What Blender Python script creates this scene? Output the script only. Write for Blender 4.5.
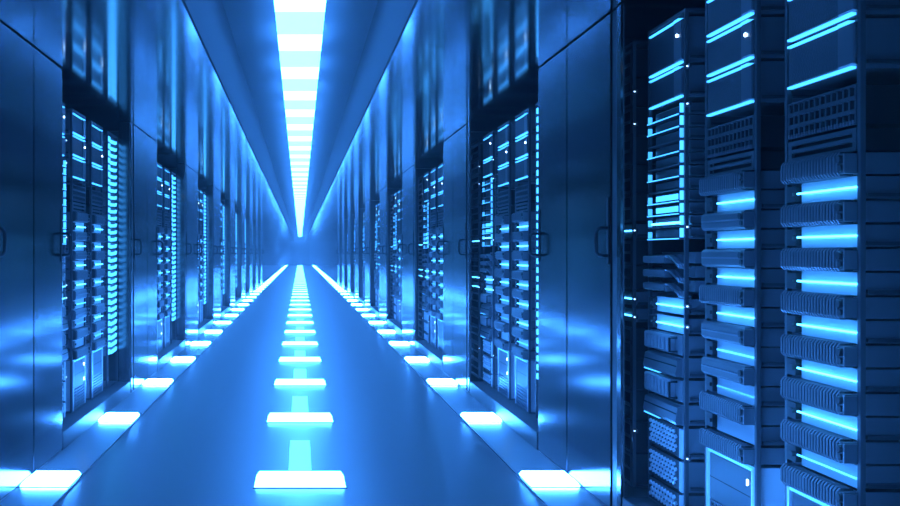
import bpy, math, random
from mathutils import Matrix, Vector
random.seed(7)
scene = bpy.context.scene
for o in list(bpy.data.objects):
    bpy.data.objects.remove(o)

# ------------------------------------------------------------------ camera, world, exposure
H = 1.15            # eye height
XW = 1.38           # plane of the cabinet doors
XR = 1.487          # plane of the rack fronts
CEIL = 2.222
PERIOD = 3.851      # one bay of racks + one double-door cabinet
YEND = 94.0
cam_d = bpy.data.cameras.new('camera')
cam_d.sensor_width = 36.0
cam_d.lens = 40.0                       # 1000 px focal length on a 900 px frame
cam_d.shift_x = 150.0 / 900.0           # vanishing point at x = 300
cam_d.clip_start = 0.05
cam_d.clip_end = 300
cam = bpy.data.objects.new('camera', cam_d)
scene.collection.objects.link(cam)
cam.location = (0, 0, H)
cam.rotation_euler = (math.pi / 2, 0, 0)
scene.camera = cam

world = bpy.data.worlds.new('world')
scene.world = world
world.use_nodes = True
bgn = world.node_tree.nodes['Background']
bgn.inputs['Color'].default_value = (0.03, 0.3, 1.0, 1)
bgn.inputs['Strength'].default_value = 0.0
HAZE = 0.008                            # thin haze hanging in the hall
vs_ = world.node_tree.nodes.new('ShaderNodeVolumeScatter')
vs_.inputs['Color'].default_value = (0.9, 0.95, 1.0, 1)
vs_.inputs['Density'].default_value = HAZE
vs_.inputs['Anisotropy'].default_value = 0.88
world.node_tree.links.new(vs_.outputs['Volume'], world.node_tree.nodes['World Output'].inputs['Volume'])

scene.view_settings.view_transform = 'Standard'
scene.view_settings.look = 'None'
scene.view_settings.gamma = 1.0
scene.view_settings.exposure = 0.0
scene.view_settings.use_curve_mapping = False
try:
    scene.cycles.use_denoising = True
    scene.cycles.max_bounces = 10
    scene.cycles.diffuse_bounces = 4
    scene.cycles.glossy_bounces = 7
    scene.cycles.sample_clamp_indirect = 12.0
except Exception:
    pass

LIGHT = (0.042, 0.262, 1.0)              # lamp colour of the hall
LED = (0.045, 0.37, 1.0)                # lights of the equipment
FLOOR_LAMP = 30.0
SIDE_LAMP = 105.0
CEIL_LAMP = 33.0

# ------------------------------------------------------------------ materials
MATS = {}


def metal(name, col, rough, metallic, bump=0.0, bscale=60.0, rvar=0.0, rscale=(3, 3, 3), spec=0.5, edge=1.0):
    m = bpy.data.materials.new(name)
    m.use_nodes = True
    nt = m.node_tree
    b = nt.nodes['Principled BSDF']
    b.inputs['Base Color'].default_value = (*col, 1)
    b.inputs['Roughness'].default_value = rough
    b.inputs['Metallic'].default_value = metallic
    b.inputs['Specular IOR Level'].default_value = spec
    b.inputs['Specular Tint'].default_value = (edge, edge, edge, 1)
    tc = nt.nodes.new('ShaderNodeTexCoord')
    if rvar:
        mp = nt.nodes.new('ShaderNodeMapping')
        mp.inputs['Scale'].default_value = rscale
        nz = nt.nodes.new('ShaderNodeTexNoise')
        nz.inputs['Scale'].default_value = 1.0
        nz.inputs['Detail'].default_value = 3.0
        mr = nt.nodes.new('ShaderNodeMapRange')
        mr.inputs['From Min'].default_value = 0.3
        mr.inputs['From Max'].default_value = 0.7
        mr.inputs['To Min'].default_value = max(0.02, rough - rvar)
        mr.inputs['To Max'].default_value = rough + rvar
        nt.links.new(tc.outputs['Object'], mp.inputs['Vector'])
        nt.links.new(mp.outputs['Vector'], nz.inputs['Vector'])
        nt.links.new(nz.outputs['Fac'], mr.inputs['Value'])
        nt.links.new(mr.outputs['Result'], b.inputs['Roughness'])
    if bump:
        nz2 = nt.nodes.new('ShaderNodeTexNoise')
        nz2.inputs['Scale'].default_value = bscale
        nz2.inputs['Detail'].default_value = 2.0
        bp = nt.nodes.new('ShaderNodeBump')
        bp.inputs['Strength'].default_value = bump
        bp.inputs['Distance'].default_value = 0.002
        nt.links.new(tc.outputs['Object'], nz2.inputs['Vector'])
        nt.links.new(nz2.outputs['Fac'], bp.inputs['Height'])
        nt.links.new(bp.outputs['Normal'], b.inputs['Normal'])
    MATS[name] = m
    return m


def emit(name, strength, col=LIGHT):
    m = bpy.data.materials.new(name)
    m.use_nodes = True
    b = m.node_tree.nodes['Principled BSDF']
    b.inputs['Base Color'].default_value = (0.6, 0.7, 0.8, 1)
    b.inputs['Roughness'].default_value = 0.4
    b.inputs['Emission Color'].default_value = (*col, 1)
    b.inputs['Emission Strength'].default_value = strength
    MATS[name] = m
    return m


metal('floor_resin', (0.20, 0.205, 0.215), 0.31, 0.8)
metal('floor_band', (0.34, 0.35, 0.37), 0.25, 0.3)
metal('ceiling_panel', (0.22, 0.225, 0.235), 0.10, 1.0, rvar=0.01, rscale=(1.2, 0.5, 1))
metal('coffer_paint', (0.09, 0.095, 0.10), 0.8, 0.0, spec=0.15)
metal('coffer_shade', (0.018, 0.019, 0.021), 0.8, 0.0, spec=0.15)  # coffer sides: shade put into the colour, darker than the coffer top
metal('wall_paint', (0.12, 0.125, 0.135), 0.5, 0.0, bump=0.2)
metal('wall_dark', (0.05, 0.055, 0.06), 0.6, 0.0, bump=0.2)
metal('door_steel', (0.155, 0.16, 0.17), 0.14, 1.0, rvar=0.012, rscale=(2, 2, 8), edge=0.72)
metal('frame_steel', (0.09, 0.095, 0.10), 0.3, 0.7)
metal('plinth_steel', (0.05, 0.052, 0.056), 0.45, 0.2)
metal('handle_black', (0.012, 0.012, 0.013), 0.45, 0.0, spec=0.3)
metal('rack_black', (0.10, 0.105, 0.115), 0.35, 0.4)
metal('chassis_grey', (0.22, 0.23, 0.25), 0.4, 0.25, bump=0.1)
metal('chassis_light', (0.8, 0.82, 0.85), 0.4, 0.2, bump=0.05)
metal('bezel_mesh', (0.09, 0.095, 0.11), 0.38, 0.5, bump=1.0, bscale=170)
metal('cap_satin', (0.24, 0.25, 0.27), 0.3, 0.7)
metal('panel_pale', (0.78, 0.8, 0.84), 0.4, 0.1)
metal('plastic_black', (0.025, 0.026, 0.028), 0.4, 0.0)
metal('finger_plastic', (0.115, 0.12, 0.13), 0.35, 0.1)
metal('slot_dark', (0.01, 0.01, 0.011), 0.7, 0.0)
metal('drive_bright', (0.85, 0.87, 0.9), 0.3, 0.3)
emit('lamp_center', FLOOR_LAMP)
emit('lamp_side', SIDE_LAMP)
emit('lamp_ceiling', CEIL_LAMP)
emit('lamp_ceiling_dim', CEIL_LAMP * 0.42)
emit('floor_glow', 4.0)
emit('strip_cyan', 2.5, LED)
emit('strip_dim', 1.6, LED)
emit('bar_bright', 11.0, LED)
emit('bar_soft', 4.0, LED)
emit('blade_lens', 3.2, LED)
emit('blade_lens_soft', 1.3, LED)
emit('port_glow', 2.2, (0.05, 0.45, 1.0))
emit('led_white', 14.0, (0.45, 0.72, 1.0))
emit('led_small', 5.0, (0.35, 0.65, 1.0))

# ------------------------------------------------------------------ mesh helpers


class MB:
    def __init__(self):
        self.v = []
        self.f = []
        self.mi = []
        self.mats = []
        self.m = 0

    def mat(self, name):
        if name not in self.mats:
            self.mats.append(name)
        self.m = self.mats.index(name)
        return self

    def _add(self, vs, fs):
        n = len(self.v)
        self.v += [tuple(p) for p in vs]
        for f in fs:
            self.f.append(tuple(i + n for i in f))
            self.mi.append(self.m)

    def box(self, x0, x1, y0, y1, z0, z1):
        self._add([(x0, y0, z0), (x1, y0, z0), (x1, y1, z0), (x0, y1, z0),
                   (x0, y0, z1), (x1, y0, z1), (x1, y1, z1), (x0, y1, z1)],
                  [(0, 3, 2, 1), (4, 5, 6, 7), (0, 1, 5, 4), (1, 2, 6, 5), (2, 3, 7, 6), (3, 0, 4, 7)])
        return self

    def cbox(self, x0, x1, y0, y1, z0, z1, c):
        """box whose front face (y0 side) is chamfered by c all round"""
        self._add([(x0 + c, y0, z0 + c), (x1 - c, y0, z0 + c), (x1 - c, y0, z1 - c), (x0 + c, y0, z1 - c),
                   (x0, y0 + c, z0), (x1, y0 + c, z0), (x1, y0 + c, z1), (x0, y0 + c, z1),
                   (x0, y1, z0), (x1, y1, z0), (x1, y1, z1), (x0, y1, z1)],
                  [(0, 1, 2, 3), (0, 4, 5, 1), (1, 5, 6, 2), (2, 6, 7, 3), (3, 7, 4, 0),
                   (4, 8, 9, 5), (5, 9, 10, 6), (6, 10, 11, 7), (7, 11, 8, 4), (11, 10, 9, 8)])
        return self

    def prism_x(self, prof, x0, x1):
        """profile of (y,z) points, counter-clockwise seen from +x, extruded along x"""
        n = len(prof)
        vs = [(x0, y, z) for y, z in prof] + [(x1, y, z) for y, z in prof]
        fs = [tuple(range(n))[::-1], tuple(range(n, 2 * n))]
        fs += [(i, (i + 1) % n, n + (i + 1) % n, n + i) for i in range(n)]
        self._add(vs, fs)
        return self

    def prism_y(self, prof, y0, y1):
        """profile of (x,z) points, counter-clockwise seen from -y, extruded along y"""
        n = len(prof)
        vs = [(x, y0, z) for x, z in prof] + [(x, y1, z) for x, z in prof]
        fs = [tuple(range(n)), tuple(range(n, 2 * n))[::-1]]
        fs += [((i + 1) % n, i, n + i, n + (i + 1) % n) for i in range(n)]
        self._add(vs, fs)
        return self

    def tube(self, pts, r, n=8):
        pts = [Vector(p) for p in pts]
        rings = []
        for i, p in enumerate(pts):
            a = pts[max(i - 1, 0)]
            b = pts[min(i + 1, len(pts) - 1)]
            d = (b - a).normalized()
            u = d.cross(Vector((1, 0, 0)))
            if u.length < 1e-3:
                u = d.cross(Vector((0, 0, 1)))
            u.normalize()
            w = d.cross(u)
            rings.append([p + u * (r * math.cos(2 * math.pi * k / n)) + w * (r * math.sin(2 * math.pi * k / n))
                          for k in range(n)])
        vs = [q for rg in rings for q in rg]
        fs = []
        for i in range(len(pts) - 1):
            for k in range(n):
                k2 = (k + 1) % n
                fs.append((i * n + k, i * n + k2, (i + 1) * n + k2, (i + 1) * n + k))
        fs.append(tuple(range(n))[::-1])
        fs.append(tuple((len(pts) - 1) * n + k for k in range(n)))
        self._add(vs, fs)
        return self

    def disc_y(self, cx, cz, y0, y1, r, n=12):
        pr = [(cx + r * math.cos(2 * math.pi * k / n), cz + r * math.sin(2 * math.pi * k / n)) for k in range(n)]
        return self.prism_y(pr, y0, y1)

    def merge(self, other, dx=0, dy=0, dz=0):
        n = len(self.v)
        self.v += [(x + dx, y + dy, z + dz) for x, y, z in other.v]
        idx = []
        for nm in other.mats:
            if nm not in self.mats:
                self.mats.append(nm)
            idx.append(self.mats.index(nm))
        for f, mi in zip(other.f, other.mi):
            self.f.append(tuple(i + n for i in f))
            self.mi.append(idx[mi])
        return self

    def mesh(self, name, bevel=0.0, smooth=False):
        me = bpy.data.meshes.new(name)
        me.from_pydata(self.v, [], self.f)
        for nm in self.mats:
            me.materials.append(MATS[nm])
        me.polygons.foreach_set('material_index', self.mi)
        if smooth:
            me.polygons.foreach_set('use_smooth', [True] * len(me.polygons))
        if bevel:
            import bmesh
            bm = bmesh.new()
            bm.from_mesh(me)
            bmesh.ops.bevel(bm, geom=list(bm.edges), offset=bevel, segments=2, affect='EDGES', clamp_overlap=True)
            bm.to_mesh(me)
            bm.free()
        me.update()
        return me


C = scene.collection.objects


def put(name, me, parent=None, mtx=None):
    o = bpy.data.objects.new(name, me)
    C.link(o)
    if parent is not None:
        o.parent = parent
    if mtx is not None:
        o.matrix_local = mtx
    return o


def root(name, mtx, label, cat, group=None):
    o = bpy.data.objects.new(name, None)
    o.empty_display_size = 0.05
    C.link(o)
    o.matrix_local = mtx
    o['label'] = label
    o['category'] = cat
    if group:
        o['group'] = group
    return o


def struct(name, me, parent=None):
    o = put(name, me, parent)
    if parent is None:
        o['kind'] = 'structure'
    return o


def T(x, y, z):
    return Matrix.Translation((x, y, z))


def wall_frame(side, yc):
    """local x: to the right for somebody facing the racks, local y: into the wall, origin on the door plane"""
    if side == 'R':
        return T(XW, yc, 0) @ Matrix.Rotation(-math.pi / 2, 4, 'Z')
    return T(-XW, yc, 0) @ Matrix.Rotation(math.pi / 2, 4, 'Z')


# ------------------------------------------------------------------ the hall
WX = 4.6
struct('floor', MB().mat('floor_resin').box(-WX, WX, -3.5, YEND, -0.2, 0).mesh('floor'))
TX, TZ = 0.50, 2.73                     # half width and top of the light coffer along the aisle
cl = struct('ceiling', MB().mat('coffer_paint').box(-TX - .05, TX + .05, -3.5, YEND, TZ, TZ + 0.1).mesh('ceiling'))
for s in (-1, 1):
    a, b = sorted((s * TX, s * WX))
    put('ceiling_panel', MB().mat('ceiling_panel').box(a, b, -3.5, YEND, CEIL, CEIL + 0.05).mesh('ceiling_panel'), cl)
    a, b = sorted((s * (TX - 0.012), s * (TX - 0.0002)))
    put('coffer_side', MB().mat('coffer_shade').box(a, b, -3.5, YEND, CEIL - 0.006, TZ).mesh('coffer_side'), cl)
for ya, yb in ((YEND, YEND + .2), (-3.7, -3.5)):
    put('coffer_end', MB().mat('coffer_paint').box(-TX - .05, TX + .05, ya, yb, CEIL + 0.151, TZ + .1).mesh('coffer_end'), cl)
struct('wall_right', MB().mat('wall_dark').box(WX, WX + 0.2, -3.5, YEND, -0.2, CEIL + 0.15).mesh('wall_right'))
struct('wall_left', MB().mat('wall_dark').box(-WX - 0.2, -WX, -3.5, YEND, -0.2, CEIL + 0.15).mesh('wall_left'))
struct('wall_end', MB().mat('wall_paint').box(-WX - .2, WX + .2, YEND, YEND + 0.2, -0.2, CEIL + 0.15).mesh('wall_end'))
struct('wall_back', MB().mat('wall_dark').box(-WX - .2, WX + .2, -3.7, -3.5, -0.2, CEIL + 0.15).mesh('wall_back'))
d1 = struct('door_1', MB().mat('wall_dark').box(-0.85, 0.85, YEND - 0.06, YEND - 0.001, 0.0, 2.05).mesh('door_1'))
put('door_frame', MB().mat('frame_steel').box(-0.93, -0.86, YEND - 0.09, YEND - 0.001, 0, 2.13)
    .box(0.86, 0.93, YEND - 0.09, YEND - 0.001, 0, 2.13)
    .box(-0.86, 0.86, YEND - 0.09, YEND - 0.001, 2.06, 2.13).mesh('door_frame'), d1)
BX0, BX1 = 1.125, 1.378                 # raised band along each row, inside edge and outside edge
for n, s in (('trim_1', -1), ('trim_2', 1)):
    a, b = sorted((s * BX0, s * BX1))
    t = struct(n, MB().mat('floor_band').box(a, b, -3.4, YEND - 0.12, 0.0, 0.006).mesh('floor_band'))
    a, b = sorted((s * (BX0 - 0.006), s * BX0))
    put('edge_strip', MB().mat('frame_steel').box(a, b, -3.4, YEND - 0.12, 0.0, 0.008).mesh('edge_strip'), t)

# ------------------------------------------------------------------ floor lamps
ORD = ['first', 'second', 'third', 'fourth', 'fifth', 'sixth', 'seventh', 'eighth', 'ninth', 'tenth',
       'eleventh', 'twelfth', 'thirteenth', 'fourteenth', 'fifteenth', 'sixteenth', 'seventeenth']
LY0, LP = 5.03, 1.888                   # first lamp row in view, spacing
LT = 0.14                               # half length of a lamp along the aisle


def lens(x0, x1, y0, y1, z0, z1, c, mat):
    m = MB().mat(mat)
    m._add([(x0, y0, z0), (x1, y0, z0), (x1, y1, z0), (x0, y1, z0),
            (x0 + c, y0 + c, z1), (x1 - c, y0 + c, z1), (x1 - c, y1 - c, z1), (x0 + c, y1 - c, z1)],
           [(0, 3, 2, 1), (4, 5, 6, 7), (0, 1, 5, 4), (1, 2, 6, 5), (2, 3, 7, 6), (3, 0, 4, 7)])
    return m


def rim(x0, x1, y0, y1, z0, z1, w):
    return (MB().mat('frame_steel').box(x0 - w, x1 + w, y0 - w, y0, z0, z1).box(x0 - w, x1 + w, y1, y1 + w, z0, z1)
            .box(x0 - w, x0, y0, y1, z0, z1).box(x1, x1 + w, y0, y1, z0, z1))


CW = 0.225
me_c = lens(-CW, CW, -LT, LT, 0.001, 0.026, 0.016, 'lamp_center').mesh('center_diffuser')
me_cr = rim(-CW, CW, -LT, LT, 0.0, 0.004, 0.006).mesh('center_rim')
me_g = lens(-0.06, 0.06, LT + 0.02, 1.10, 0.0008, 0.003, 0.002, 'floor_glow').mesh('glow_strip')  # narrow dim emissive strip on the floor beyond each centre lamp
SW = (BX1 - BX0) / 2 - 0.006
me_s = lens(-SW, SW, -LT, LT, 0.0065, 0.026, 0.012, 'lamp_side').mesh('side_diffuser')
me_sr = rim(-SW, SW, -LT, LT, 0.0062, 0.009, 0.005).mesh('side_rim')
NL = 14
for i in range(-4, NL):
    y = LY0 + LP * i
    if i >= 0:
        w = ORD[i]
        lc = 'wide glowing floor lamp in aisle centre, %s from the photo\'s bottom edge' % w
        ll = 'glowing floor lamp in left-hand band, %s from the photo\'s bottom edge' % w
        lr = 'glowing floor lamp in right-hand band, %s from the photo\'s bottom edge' % w
    else:
        lc = 'wide glowing floor lamp in aisle centre, below the photo\'s bottom edge'
        ll = 'glowing floor lamp in left-hand band, below the photo\'s bottom edge'
        lr = 'glowing floor lamp in right-hand band, below the photo\'s bottom edge'
    r = root('floor_lamp', T(0, y, 0), lc, 'floor lamp', 'lamps along the aisle centre')
    put('diffuser', me_c, r)
    put('rim', me_cr, r)
    put('glow_strip', me_g, r)
    for s, lab in ((-1, ll), (1, lr)):
        r = root('floor_lamp', T(s * (BX0 + BX1) / 2, y, 0), lab, 'floor lamp',
                 'lamps in the %s floor band' % ('left' if s < 0 else 'right'))
        put('diffuser', me_s, r)
        put('rim', me_sr, r)
# beyond that they run together into lines of light
far_c, far_l, far_r = MB(), MB(), MB()
i = NL
while LY0 + LP * i < YEND - 1:
    y = LY0 + LP * i
    far_c.merge(lens(-CW, CW, -LT, LT, 0.001, 0.014, 0.012, 'lamp_center'), 0, y, 0)
    far_l.merge(lens(-SW, SW, -LT, LT, 0.0065, 0.018, 0.011, 'lamp_side'), -(BX0 + BX1) / 2, y, 0)
    far_r.merge(lens(-SW, SW, -LT, LT, 0.0065, 0.018, 0.011, 'lamp_side'), (BX0 + BX1) / 2, y, 0)
    i += 1
for m, lab in ((far_c, 'line of tiny floor lamps at the far end of the aisle centre'),
               (far_l, 'line of tiny floor lamps at the far end of the left band'),
               (far_r, 'line of tiny floor lamps at the far end of the right band')):
    o = put('floor_lamp_line', m.mesh('floor_lamp_line'))
    o['label'] = lab
    o['category'] = 'floor lamp'
    o['kind'] = 'stuff'

# ------------------------------------------------------------------ lamps in the ceiling coffer
CP = 1.2
me_cl = MB().mat('lamp_ceiling').box(-.155, .155, -.27, .27, -.08, -.02).mesh('ceiling_diffuser', bevel=.002)
me_cg = MB().mat('lamp_ceiling_dim').box(-.155, .155, .2705, CP - .2705, -.079, -.02).mesh('ceiling_diffuser_dim', bevel=.002)
me_ct = MB().mat('frame_steel').box(-.13, .13, -.27, CP - .2705, -.0195, 0).mesh('lamp_tray')
CY0 = 5.95
kmin = -7
k = kmin
nvis = 0
while CY0 + CP * (k + 1) < YEND:
    y = CY0 + CP * k
    if y < 5.7:
        lab = 'long ceiling lamp in the coffer, above the photo\'s top edge'
        grp = 'ceiling lamps above the frame'
    elif nvis < 14:
        lab = 'long glowing ceiling lamp in coffer, %s down from the photo\'s top edge' % ORD[nvis]
        grp = 'ceiling lamps in the coffer'
        nvis += 1
    else:
        lab = 'tiny glowing ceiling lamp at the far end of the coffer'
        grp = 'far ceiling lamps'
    r = root('ceiling_lamp', T(0, y, TZ), lab, 'ceiling lamp', grp)
    put('diffuser', me_cl, r)
    put('side_diffuser', me_cg, r)
    put('lamp_tray', me_ct, r)
    k += 1

# ------------------------------------------------------------------ double-door cabinets
DOOR_Z0, DOOR_Z1 = 0.008, CEIL - 0.006
LEN_D = 1.36
FIL = 0.15


def make_cabinet_meshes(sgn):
    """local x runs from the cabinet's far end (0) towards the camera when sgn=1 (right row), the other way for the left row"""
    def X(a, b):
        return (a, b) if sgn > 0 else (-b, -a)
    out = {}
    sm = 0.63                               # seam between the two doors
    doors = []
    for k in range(2):
        a, b = X((0, sm)[k] + 0.008, (sm, LEN_D)[k] - 0.008)
        doors.append(MB().mat('door_steel').box(a, b, 0.0, 0.012, DOOR_Z0, DOOR_Z1).mesh('door', bevel=0.0025))
    out['doors'] = doors
    hs = []
    for hx in (0.035, LEN_D - 0.035):
        cx = hx * sgn
        p = [(cx, 0.0, 1.262), (cx, -0.034, 1.262), (cx, -0.047, 1.256), (cx, -0.054, 1.243), (cx, -0.055, 1.20),
             (cx, -0.054, 1.157), (cx, -0.047, 1.144), (cx, -0.034, 1.138), (cx, 0.0, 1.138)]
        hs.append((MB().mat('handle_black').tube(p, 0.0085, 8).mesh('handle', smooth=True),
                   MB().mat('handle_black').box(cx - .014, cx + .014, -0.005, 0.0, 1.10, 1.40).mesh('handle_plate', bevel=.0015)))
    out['handles'] = hs
    a, b = X(LEN_D + 0.003, LEN_D + FIL)
    out['filler'] = (MB().mat('plinth_steel').box(a, b, 0.006, 0.012, DOOR_Z0, DOOR_Z1).mesh('filler_panel'))
    a, b = X(LEN_D + FIL - 0.055, LEN_D + FIL)
    out['post'] = (MB().mat('door_steel').box(a, b, -0.004, 0.0058, DOOR_Z0, DOOR_Z1).mesh('edge_post', bevel=0.002))
    a, b = X(LEN_D - 0.012, LEN_D + 0.006)
    c, d = X(-0.0, 0.02)
    e, f_ = X(sm - 0.012, sm + 0.012)
    fr = MB().mat('frame_steel')
    fr.box(c, d, 0.0125, 0.05, 0.0, CEIL - .002).box(e, f_, 0.0125, 0.03, 0.0, CEIL - .002).box(a, b, 0.0125, 0.03, 0.0, CEIL - .002)
    out['frame'] = fr.mesh('frame')
    # closed carcass behind the far door; behind the near door of the right row stands one more rack
    a, b = X(0.021, 0.80) if sgn > 0 else X(0.021, 0.86)
    out['body'] = MB().mat('plinth_steel').box(a, b, 0.052, 0.80, 0.0, CEIL - .004).mesh('carcass')
    if sgn < 0:
        a, b = X(LEN_D + FIL - 0.012, LEN_D + FIL)
        out['jamb'] = MB().mat('door_steel').box(a, b, 0.0125, 0.10, DOOR_Z0, DOOR_Z1).mesh('side_panel', bevel=0.002)
    return out


CABW = {'R': make_cabinet_meshes(1), 'L': make_cabinet_meshes(-1)}
CAB_FAR = {'R': 5.800, 'L': 5.815}
SIDE = {'R': 'right', 'L': 'left'}
for side in 'RL':
    ms = CABW[side]
    for k in range(9):
        M = wall_frame(side, CAB_FAR[side] + PERIOD * k)
        lab = ('tall dark steel double-door cabinet, nearest in the %s-hand row' % SIDE[side] if k == 0 else
               'tall dark steel double-door cabinet, %s back from the camera, %s-hand row' % (ORD[k], SIDE[side]))
        r = root('double_door_cabinet', M, lab, 'cabinet', 'double-door cabinets in the %s row' % SIDE[side])
        for j in range(2):
            d = put('door', ms['doors'][j], r)
            hd = put('handle', ms['handles'][j][0], d)
            put('handle_plate', ms['handles'][j][1], d)
        put('filler_panel', ms['filler'], r)
        put('edge_post', ms['post'], r)
        put('frame', ms['frame'], r)
        put('carcass', ms['body'], r)
        if 'jamb' in ms:
            put('side_panel', ms['jamb'], r)

# ------------------------------------------------------------------ rack equipment (local: x across, y into the rack, z up from its own bottom)
DW = 0.186          # half width of a device
DEP = 0.62


def chassis(h, mat='chassis_grey', y0=0.012, dep=DEP):
    m = MB().mat(mat).box(-DW + .008, DW - .008, y0, dep, 0.002, h - 0.002)
    return m


def rail(h, s):
    a, b = sorted((s * (DW - .008), s * (DW + .004)))
    return MB().mat('rack_black').box(a, b, 0.03, DEP - .02, h * 0.10, h * 0.10 + 0.010)


def k_array(h, led):
    ps = [('chassis', chassis(h), []), ('rail', rail(h, -1), []), ('rail', rail(h, 1), [])]
    bz = MB().mat('bezel_mesh').cbox(-DW, 0.098, 0.0, 0.0118, 0.012, h - 0.012, 0.003)
    cp = MB().mat('cap_satin').cbox(0.102, DW, -0.006, 0.0118, 0.012, h - 0.012, 0.004)
    subs = []
    if led:
        subs.append(('status_led', MB().mat('led_white').disc_y(0.142, h * 0.62, -0.010, -0.0062, 0.0062, 10)))
    ps.append(('bezel', bz, []))
    ps.append(('end_cap', cp, subs))
    ps.append(('light_strip', MB().mat('strip_cyan').box(-DW, 0.095, -0.003, 0.011, h - 0.0100, h - 0.0042), []))
    ps.append(('light_strip', MB().mat('strip_cyan').box(0.106, DW - .026, -0.0075, 0.011, h - 0.0100, h - 0.0042), []))
    ps.append(('light_strip', MB().mat('strip_cyan').box(-DW, DW - .020, -0.003, 0.011, 0.0035, 0.0098), []))
    return ps


def k_patch(h):
    la = MB().mat('rack_black')
    nx, nz = 12, 3
    zt = h
    la.box(-DW, DW, 0.0, 0.008, zt - 0.006, zt).box(-DW, DW, 0.0, 0.008, 0.0, 0.006)
    for i in range(nx + 1):
        x = -DW + 0.004 + (2 * DW - 0.008) * i / nx
        la.box(x - 0.0045, x + 0.0045, 0.0, 0.008, 0.006, zt - 0.006)
    for j in range(1, nz):
        z = zt * j / nz
        la.box(-DW, DW, -0.001, 0.0085, z - 0.006, z + 0.006)
    bk = MB().mat('slot_dark').box(-DW + .004, DW - .004, 0.022, 0.30, 0.003, zt - .003)
    tk = MB().mat('chassis_grey')
    for i in range(24):
        x = -DW + 0.012 + (2 * DW - 0.024) * i / 23
        tk.box(x - .002, x + .002, -0.004, 0.0, 0.0, 0.012)
    return [('port_grid', la, []), ('backing', bk, []), ('cable_tabs', tk, [])]


def k_vent(h):
    p = MB().mat('rack_black').box(-DW, DW, 0.0, 0.01, h - .014, h).box(-DW, DW, 0.0, 0.01, h * .5 - .006, h * .5 + .006)
    p.box(-DW, DW, 0.0, 0.01, 0, .012).box(-DW, -DW + .02, .001, 0.01, .012, h - .014).box(DW - .02, DW, .001, 0.01, .012, h - .014)
    b = MB().mat('slot_dark').box(-DW + .01, DW - .01, 0.02, 0.4, 0.002, h - .002)
    return [('vent_panel', p, []), ('backing', b, [])]


def k_manager(h, ribbed, xl=0.010):
    pf = -0.030
    body = MB().mat('plastic_black' if ribbed else 'finger_plastic')
    c = 0.009
    body.prism_x([(0.011, 0.0), (0.011, h), (pf + c + .010, h), (pf + .010, h - c), (pf + .010, c), (pf + c + .010, 0.0)][::-1],
                 -DW + xl, DW - 0.034)
    ps = [('cover', body, []), ('back_box', chassis(h), [])]
    if ribbed:
        fg = MB().mat('finger_plastic')
        n = 20
        for i in range(n):
            x = -DW + xl + (2 * DW - 0.034 - xl) * (i + .5) / n
            w = 0.0044
            fg.prism_x([(0.008, -0.002), (0.008, h + .002), (pf + c, h + .002), (pf, h - c), (pf, c), (pf + c, -0.002)][::-1],
                       x - w, x + w)
        ps.append(('fingers', fg, []))
    else:
        gr = MB().mat('chassis_grey').box(-DW + .012, DW - .04, pf + .002, pf + .012, h * .48, h * .56)
        ps.append(('cover_groove', gr, []))
    br = MB().mat('rack_black').box(DW - 0.034, DW - 0.004, -0.028, 0.011, 0.004, h - .004)
    kn = MB().mat('plastic_black').disc_y(DW - 0.019, h * .68, -0.040, -0.0282, 0.011, 12)
    kn.disc_y(DW - 0.019, h * .30, -0.036, -0.0282, 0.009, 12)
    pl = MB().mat('cap_satin').box(DW - 0.003, DW + 0.004, -0.034, 0.011, 0.006, h - .006)
    ps.append(('end_bracket', br, [('knob', kn)]))
    ps.append(('side_plate', pl, []))
    return ps


def k_switch(h, bar, full=True, pale=True):
    ps = [('chassis', chassis(h, y0=0.02), []), ('rail', rail(h, -1), []), ('rail', rail(h, 1), [])]
    x0 = -DW + 0.062
    pn = MB().mat('panel_pale' if pale else 'plastic_black').box(x0, DW, 0.010, 0.0195, 0.001, h - .001)
    sk = MB().mat('plastic_black').box(-DW, x0 - .008, -0.004, 0.0195, 0.008, h - .008)
    sk.box(x0 - .030, x0 - .012, -0.012, -0.004, h * .4, h * .6)
    ps.append(('front_panel', pn, []))
    ps.append(('socket_block', sk, []))
    if bar:
        zb = h * 0.50
        ps.append(('light_bar', MB().mat(bar).tube([(x0 + (0 if full else .03), -0.002, zb), (DW + .003, -0.002, zb)], 0.0030, 8), []))
    return ps


def k_base(h, leds):
    ps = [('chassis', MB().mat('chassis_light').box(-DW + .006, DW - .006, 0.012, DEP, 0.002, h - .002), [])]
    hs = h * 0.44
    fp = MB().mat('rack_black').cbox(-DW + .022, DW - .018, 0.0, 0.0118, hs + .004, h - .016, .003)
    sb = [('seam', MB().mat('slot_dark').box(-DW + .024, DW - .02, -0.0006, 0.0, hs + (h - hs) * .45, hs + (h - hs) * .45 + .003))]
    for z in leds:
        sb.append(('status_led', MB().mat('led_white').box(DW - .046, DW - .041, -0.003, -0.0004, h * z, h * z + .020)))
    ps.append(('front_panel', fp, sb))
    gr = MB().mat('cap_satin')
    x0, x1 = -DW + .022, DW - .018
    for i in range(9):
        x = x0 + (x1 - x0) * i / 8
        gr.box(x - .003, x + .003, 0.001, 0.008, 0.010, hs)
    for j in range(8):
        z = 0.010 + (hs - 0.010) * j / 7
        gr.box(x0, x1, 0.0, 0.009, z - .003, z + .003)
    ps.append(('grille', gr, []))
    ps.append(('side_frame', MB().mat('panel_pale').box(-DW, -DW + .014, -0.004, 0.0118, 0.004, h - .004)
               .box(DW - .010, DW, -0.004, 0.0118, 0.004, h - .004), []))
    ps.append(('light_strip', MB().mat('strip_dim').box(-DW + .014, DW - .010, -0.002, 0.011, h - .013, h - .004), []))
    return ps


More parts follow.
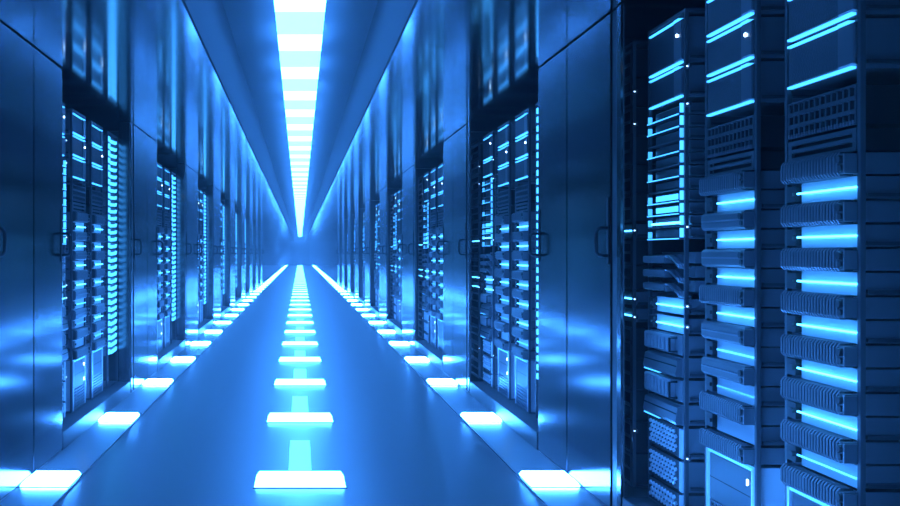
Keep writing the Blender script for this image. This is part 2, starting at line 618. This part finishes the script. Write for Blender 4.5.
def k_flat(h, kind):
    ps = [('chassis', chassis(h, y0=0.03), []), ('rail', rail(h, -1), []), ('rail', rail(h, 1), [])]
    dr = MB().mat('cap_satin').cbox(-DW + .05, DW - .06, 0.008, 0.0298, .008, h - .006, .003)
    sub = []
    if kind == 'glow':
        sub.append(('glowing_port', MB().mat('port_glow').box(-DW + .06, DW - .07, 0.0062, 0.0078, .013, h - .012)))
    ps.append(('drive_bay', dr, sub))
    ps.append(('shelf', MB().mat('cap_satin').box(-DW + .010, DW, -0.012, 0.0298, 0.0, 0.0035), []))
    if kind == 'bright':
        ps.append(('light_bar', MB().mat('bar_bright').tube([(-DW + .07, -.014, .016), (DW + .004, -.014, .016)], .0045, 8), []))
    elif kind != 'dark':
        ps.append(('light_strip', MB().mat('strip_cyan').box(-DW + .010, DW - .012, -0.0145, -0.0122, 0.0002, 0.0042), []))
    ps.append(('side_light', MB().mat('strip_cyan' if kind != 'dark' else 'strip_dim').box(DW - .008, DW - .003, -0.0100, 0.006, 0.007, h - .004), []))
    if kind != 'dark':
        ps.append(('side_light', MB().mat('strip_dim').box(-DW + .010, -DW + .016, -0.0100, 0.006, 0.007, h * .72), []))
    return ps


def k_tray(h):
    tr = MB().mat('finger_plastic')
    tr.prism_x([(0.05, 0.0), (-0.022, 0.0), (-0.027, 0.006), (-0.027, 0.026), (-0.022, 0.030), (0.05, 0.036)], -DW - .004, 0.06)
    cb = []
    mb = MB().mat('cap_satin')
    for q in range(3):
        off = q * .010
        mb.tube([(0.055, -0.018 + off, 0.028), (0.085, -0.018 + off, 0.027), (0.115, -0.015 + off, 0.018),
                 (0.140, -0.008 + off, 0.000), (0.158, -0.004 + off, -0.014), (0.166, 0.02 + off, -0.017)], 0.006, 6)
    return [('tray', tr, []), ('cable_loop', mb, []),
            ('back_box', MB().mat('chassis_grey').box(-DW + .01, DW - .01, 0.051, 0.45, 0.002, h - .002), [])]


def k_power(h, wide):
    ps = [('chassis', chassis(h, y0=0.0), []), ('rail', rail(h, -1), []), ('rail', rail(h, 1), [])]
    if wide:
        bd = MB().mat('cap_satin')
        bd.prism_x([(-0.0002, 0.004), (-0.0002, h - .004), (-0.018, h - .012), (-0.027, 0.016), (-0.022, 0.004)][::-1], -DW - .004, DW - .01)
        ps.append(('housing', bd, [('groove', MB().mat('slot_dark').box(-DW + .002, DW - .014, -0.0248, -0.02, h * .55, h * .60))]))
        ps.append(('light_strip', MB().mat('strip_cyan').box(-DW, -0.01, -0.024, -0.008, 0.0, 0.0038), []))
    else:
        bd = MB().mat('chassis_grey').cbox(-DW - .002, 0.105, -0.024, -0.0002, 0.006, h - .006, .006)
        rb = MB().mat('chassis_grey')
        for i in range(7):
            x = -DW + .02 + i * .04
            rb.box(x, x + .022, -0.0275, -0.0242, 0.016, h - .016)
        ps.append(('housing', bd, [('ribs', rb)]))
        ps.append(('grip', MB().mat('handle_black').tube([(0.125, 0, .012), (0.125, -.03, .014), (0.125, -.03, h - .014), (0.125, 0, h - .012)], .005, 6), []))
    return ps


def k_disk(h):
    ps = [('chassis', chassis(h), []), ('rail', rail(h, -1), []), ('rail', rail(h, 1), [])]
    ps.append(('front_panel', MB().mat('plastic_black').box(-DW, DW - .03, 0.0, 0.0118, 0.003, h - .003), []))
    ps.append(('end_cap', MB().mat('panel_pale').cbox(DW - .028, DW, -0.006, 0.0118, 0.003, h - .003, .003), []))
    dc = MB().mat('drive_bright')
    nx, nz = 9, 5 if h > .1 else 3
    for j in range(nz):
        for i in range(nx):
            cx = -DW + .022 + (2 * DW - .075) * (i + (.5 if j % 2 else 0)) / nx
            cz = .014 + (h - .028) * (j + .5) / nz - .0
            w, q = .013, (h - .028) / nz * .46
            dc.prism_y([(cx - w, cz), (cx - w * .2, cz - q), (cx + w, cz), (cx + w * .2, cz + q)], -0.007, -0.0002)
    ps.append(('drive_caps', dc, []))
    return ps


def k_blade(h):
    ps = [('chassis', MB().mat('chassis_grey').box(-DW, DW, 0.012, 0.10, 0.001, h - .001), [])]
    ps.append(('lens', MB().mat('blade_lens').cbox(-DW + .004, -DW + .085, 0.0, 0.0118, 0.010, h - .008, .002), []))
    ps.append(('lens', MB().mat('blade_lens').prism_y([(-DW + .130, .003), (DW - .03, .011), (DW - .004, .040), (DW - .05, .032), (-DW + .11, .026)], 0.0, 0.0118), []))
    return ps


PROTO = {}
SMALL = {'fingers', 'cable_tabs', 'drive_caps'}


def proto(key):
    """meshes of one device kind: parts [(name, mesh, [(subname, mesh)])] and one joined mesh for the far bays"""
    if key in PROTO:
        return PROTO[key]
    nm, h = key[0], key[1]
    ps = {'array': k_array, 'patch': k_patch, 'vent': k_vent, 'manager': k_manager, 'switch': k_switch, 'base': k_base,
          'flat': k_flat, 'tray': k_tray, 'power': k_power, 'disk': k_disk, 'blade': k_blade}[nm](h, *key[2:])
    joined = MB()
    parts = []
    for pn, mb, subs in ps:
        joined.merge(mb)
        parts.append((pn, mb.mesh(pn), [(sn, sm.mesh(sn)) for sn, sm in subs]))
        for sn, sm in subs:
            joined.merge(sm)
    PROTO[key] = (parts, joined.mesh(nm + '_unit'))
    return PROTO[key]


NAME = {'array': ('storage_array', 'storage array'), 'patch': ('patch_panel', 'patch panel'), 'vent': ('vent_panel', 'vent panel'),
        'manager': ('cable_manager', 'cable manager'), 'switch': ('network_switch', 'network switch'),
        'base': ('base_server', 'server'), 'flat': ('flat_server', 'server'), 'tray': ('cable_tray', 'cable tray'),
        'power': ('power_unit', 'power unit'), 'disk': ('disk_enclosure', 'disk enclosure'), 'blade': ('blade', 'blade')}


def column(c):
    """equipment of rack column c as (key, z of its bottom above the camera height, phrase)"""
    out = []
    if c in (2, 3):
        for i, zt in enumerate((0.922, 0.777, 0.632)):
            out.append((('array', 0.138, i == 1), zt - 0.138,
                        'mesh-fronted storage array edged by cyan light strips, %s from top' % ORD[i]))
        out.append((('patch', 0.108), 0.345, 'dark patch panel with three rows of ports'))
        out.append((('vent', 0.062), 0.274, 'dark slotted vent panel under the patch panel'))
        for i in range(8):
            b = 0.176 - 0.1297 * i
            ribbed = c == 3 or i in (0, 3, 6, 7)
            w = 'ribbed' if ribbed else 'smooth-covered'
            if i == 7:
                w = 'lowest ribbed cable manager, right above the base server'
                out.append((('manager', 0.058, ribbed, .010 if c == 3 else -.005), b + 0.034, w))
            else:
                out.append((('manager', 0.062, ribbed, .010 if c == 3 else -.005), b + 0.034, '%s cable manager, %s from top' % (w, ORD[i])))
                bar = ['bar_bright', 'bar_bright', 'bar_bright', 'bar_bright', 'bar_bright' if c == 3 else 'bar_soft',
                       'bar_bright' if c == 3 else 'strip_dim', 'bar_soft' if c == 3 else ''][i]
                out.append((('switch', 0.064, bar, c == 3), b - 0.032,
                            ('pale switch with glowing light bar, %s from top' if bar else 'pale switch without light bar, %s from top') % ORD[i]))
        out.append((('base', 0.335, (0.50, 0.80) if c == 2 else ()), -1.04,
                    'tall base server with grille' + (' and white status lights' if c == 2 else '')))
    elif c == 0:
        for zb, zt in ((0.14, 0.92), (-0.165, 0.06), (-1.04, -0.33)):
            n = max(1, round((zt - zb) / 0.13))
            hh = (zt - zb) / n
            for i in range(n):
                out.append((('vent', round(hh - .004, 4)), zb + hh * i, ''))
        for zb in (0.068, -0.237, -0.313):
            out.append((('switch', 0.064, 'bar_bright', False, False), zb, ''))
    elif c == 1:
        out.append((('array', 0.182, True), 0.740, 'mesh-fronted storage array edged by cyan light strips, tallest'))
        out.append((('array', 0.128, False), 0.606, 'lower mesh-fronted storage array edged by cyan light strips'))
        for i in range(11):
            kd = 'dark' if i in (2, 4, 6) else 'glow' if i in (7, 8) else 'bright' if i == 9 else 'lit'
            ph = {'dark': 'unlit flat server', 'glow': 'flat server with glowing front', 'bright': 'flat server with bright light bar',
                  'lit': 'flat server with cyan shelf light'}[kd]
            out.append((('flat', 0.047, kd), 0.540 - 0.0486 * i, '%s, %s from top' % (ph, ORD[i])))
        for i in range(3):
            out.append((('tray', 0.048), -0.042 - 0.056 * i, 'cable tray with curved cable loop, %s from top' % ORD[i]))
        for i in range(2):
            out.append((('switch', 0.064, 'bar_bright', False), -0.243 - 0.075 * i, 'glowing switch below the cable trays, %s' % ('upper' if i == 0 else 'lower')))
        for i, (z, h) in enumerate(((-0.402, 0.080), (-0.488, 0.080), (-0.584, 0.088), (-0.674, 0.082))):
            out.append((('power', h, i % 2 == 1), z, ('wide power unit with lit lower edge, %s of two' if i % 2 else 'ribbed narrow power unit, %s of two') % ('upper' if i < 2 else 'lower')))
        for i, (z, h) in enumerate(((-0.805, 0.122), (-0.935, 0.122), (-1.039, 0.096))):
            out.append((('disk', h), z, 'disk enclosure with diamond grid of bright caps, %s from top' % ORD[i]))
    elif c == 4:
        for i in range(31):
            out.append((('blade', 0.0525), 0.865 - 0.0555 * i, ''))
    return out


COLS = {c: column(c) for c in range(5)}
RT = 2.095          # rack top
RB = 0.105          # rack bottom, on the plinth
fr = MB().mat('rack_black')
me_post = {}
for s in (-1, 1):
    a, b = sorted((s * .192, s * .207))
    me_post[(s, 0)] = MB().mat('rack_black').box(a, b, 0.0, 0.014, RB + .0045, RT - .012).mesh('post')
    me_post[(s, 1)] = MB().mat('rack_black').box(a, b, 0.64, 0.67, RB + .0045, RT - .012).mesh('post')
me_top = MB().mat('rack_black').box(-.207, .207, 0, .67, RT - .012, RT).mesh('top_plate')
me_bot = MB().mat('rack_black').box(-.207, .207, 0, .67, RB, RB + .004).mesh('base_plate')
me_back = MB().mat('slot_dark').box(-.19, .19, .641, .65, RB + .0045, RT - .013).mesh('rear_panel')
me_dot = MB().mat('led_small').disc_y(-0.0, 0.0, 0.0, 0.005, 0.0024, 8).mesh('indicator_light')

BAYP = {('R', 1): 'nearest right bay', ('R', 2): 'second right bay', ('R', 3): 'third right bay', ('R', 4): 'fourth right bay',
        ('R', 5): 'fifth right bay', ('R', 6): 'sixth right bay', ('R', 7): 'seventh right bay',
        ('R', 8): 'eighth right bay', ('R', 9): 'farthest right bay',
        ('L', 2): 'nearest left bay', ('L', 3): 'second left bay', ('L', 4): 'third left bay', ('L', 5): 'fourth left bay',
        ('L', 6): 'fifth left bay', ('L', 7): 'sixth left bay', ('L', 8): 'seventh left bay', ('L', 9): 'farthest left bay'}
COLP = {0: 'hidden rack behind door edge', 1: 'first rack', 2: 'second rack', 3: 'third rack', 4: 'fourth rack'}
RACKL = {0: 'dark rack half hidden behind the cabinet door beside %s',
         1: 'rack of flat servers, cable trays and disk enclosures, first in %s',
         2: 'rack with smooth cable managers and lit switches, second in %s',
         3: 'rack with ribbed cable managers and lit switches, third in %s',
         4: 'rack of glowing stacked blades, fourth in %s'}
me_plinth = MB().mat('plinth_steel').box(-1.158, 1.158, 0.0, 0.9, 0.0, RB).mesh('plinth', bevel=0.003)


def build_bay(side, n):
    yc = (6.98 if side == 'R' else 6.98) + PERIOD * (n - 2)
    W = wall_frame(side, yc)
    ph = BAYP[(side, n)]
    lo, hi = sorted(((5.803, 8.138) if side == 'R' else (5.818, 8.143)))
    p = put('plinth', me_plinth, None, W)
    p['label'] = 'low dark plinth under the racks of the %s' % ph
    p['category'] = 'plinth'
    p['group'] = 'plinths under the racks'
    shift = 0.0 if side == 'R' else 0.09
    detailed = n <= 3
    for c in range(0 if side == 'R' else 1, 5):
        u = -0.939 + 0.604 * (c - 1) + shift
        M = W @ T(u, XR - XW, 0)
        if c == 0 and n > 4:
            continue
        if c == 0:
            # stands on the floor itself, behind the cabinet door
            M = W @ T(u, XR - XW, 0)
        r = root('server_rack', M, RACKL[c] % ph, 'server rack', 'server racks')
        for nm, me in (('top_plate', me_top), ('base_plate', me_bot), ('rear_panel', me_back)):
            put(nm, me, r)
        for kk in me_post.values():
            put('post', kk, r)
        if c in (0, 1):
            for zz in (0.717, 0.573, 0.10, -.205, -.285, -.79):
                put('indicator_light', me_dot, r, T(0.232, -.004, H + zz))
                put('mount_arm', me_arm, r, T(0.232, -.004, H + zz))
        whole = not detailed or c in (0, 4) or (side == 'L' and c == 1)
        for key, dz, phrase in COLS[c]:
            parts, joined = proto(key)
            nm, cat = NAME[key[0]]
            if whole and not (c == 4 and detailed):
                put(nm, joined, r, T(0, 0, H + dz))
                continue
            if c == 4:
                bl = put(nm, parts[0][1], r, T(0, 0, H + dz))
                for pn, me, subs in parts[1:]:
                    put(pn, me, bl)
                continue
            lab = '%s, %s, %s' % (phrase, COLP[c], ph)
            d = root(nm, M @ T(0, 0, H + dz), lab, cat, '%ss in the racks' % cat)
            for pn, me, subs in parts:
                q = put(pn, me, d)
                if pn in SMALL:
                    q['kind'] = 'stuff'
                for sn, sm in subs:
                    put(sn, sm, q)


me_arm = MB().mat('rack_black').box(-.026, .012, .0052, .014, -.008, .008).mesh('mount_arm')
for n in range(1, 10):
    build_bay('R', n)
for n in range(2, 10):
    build_bay('L', n)
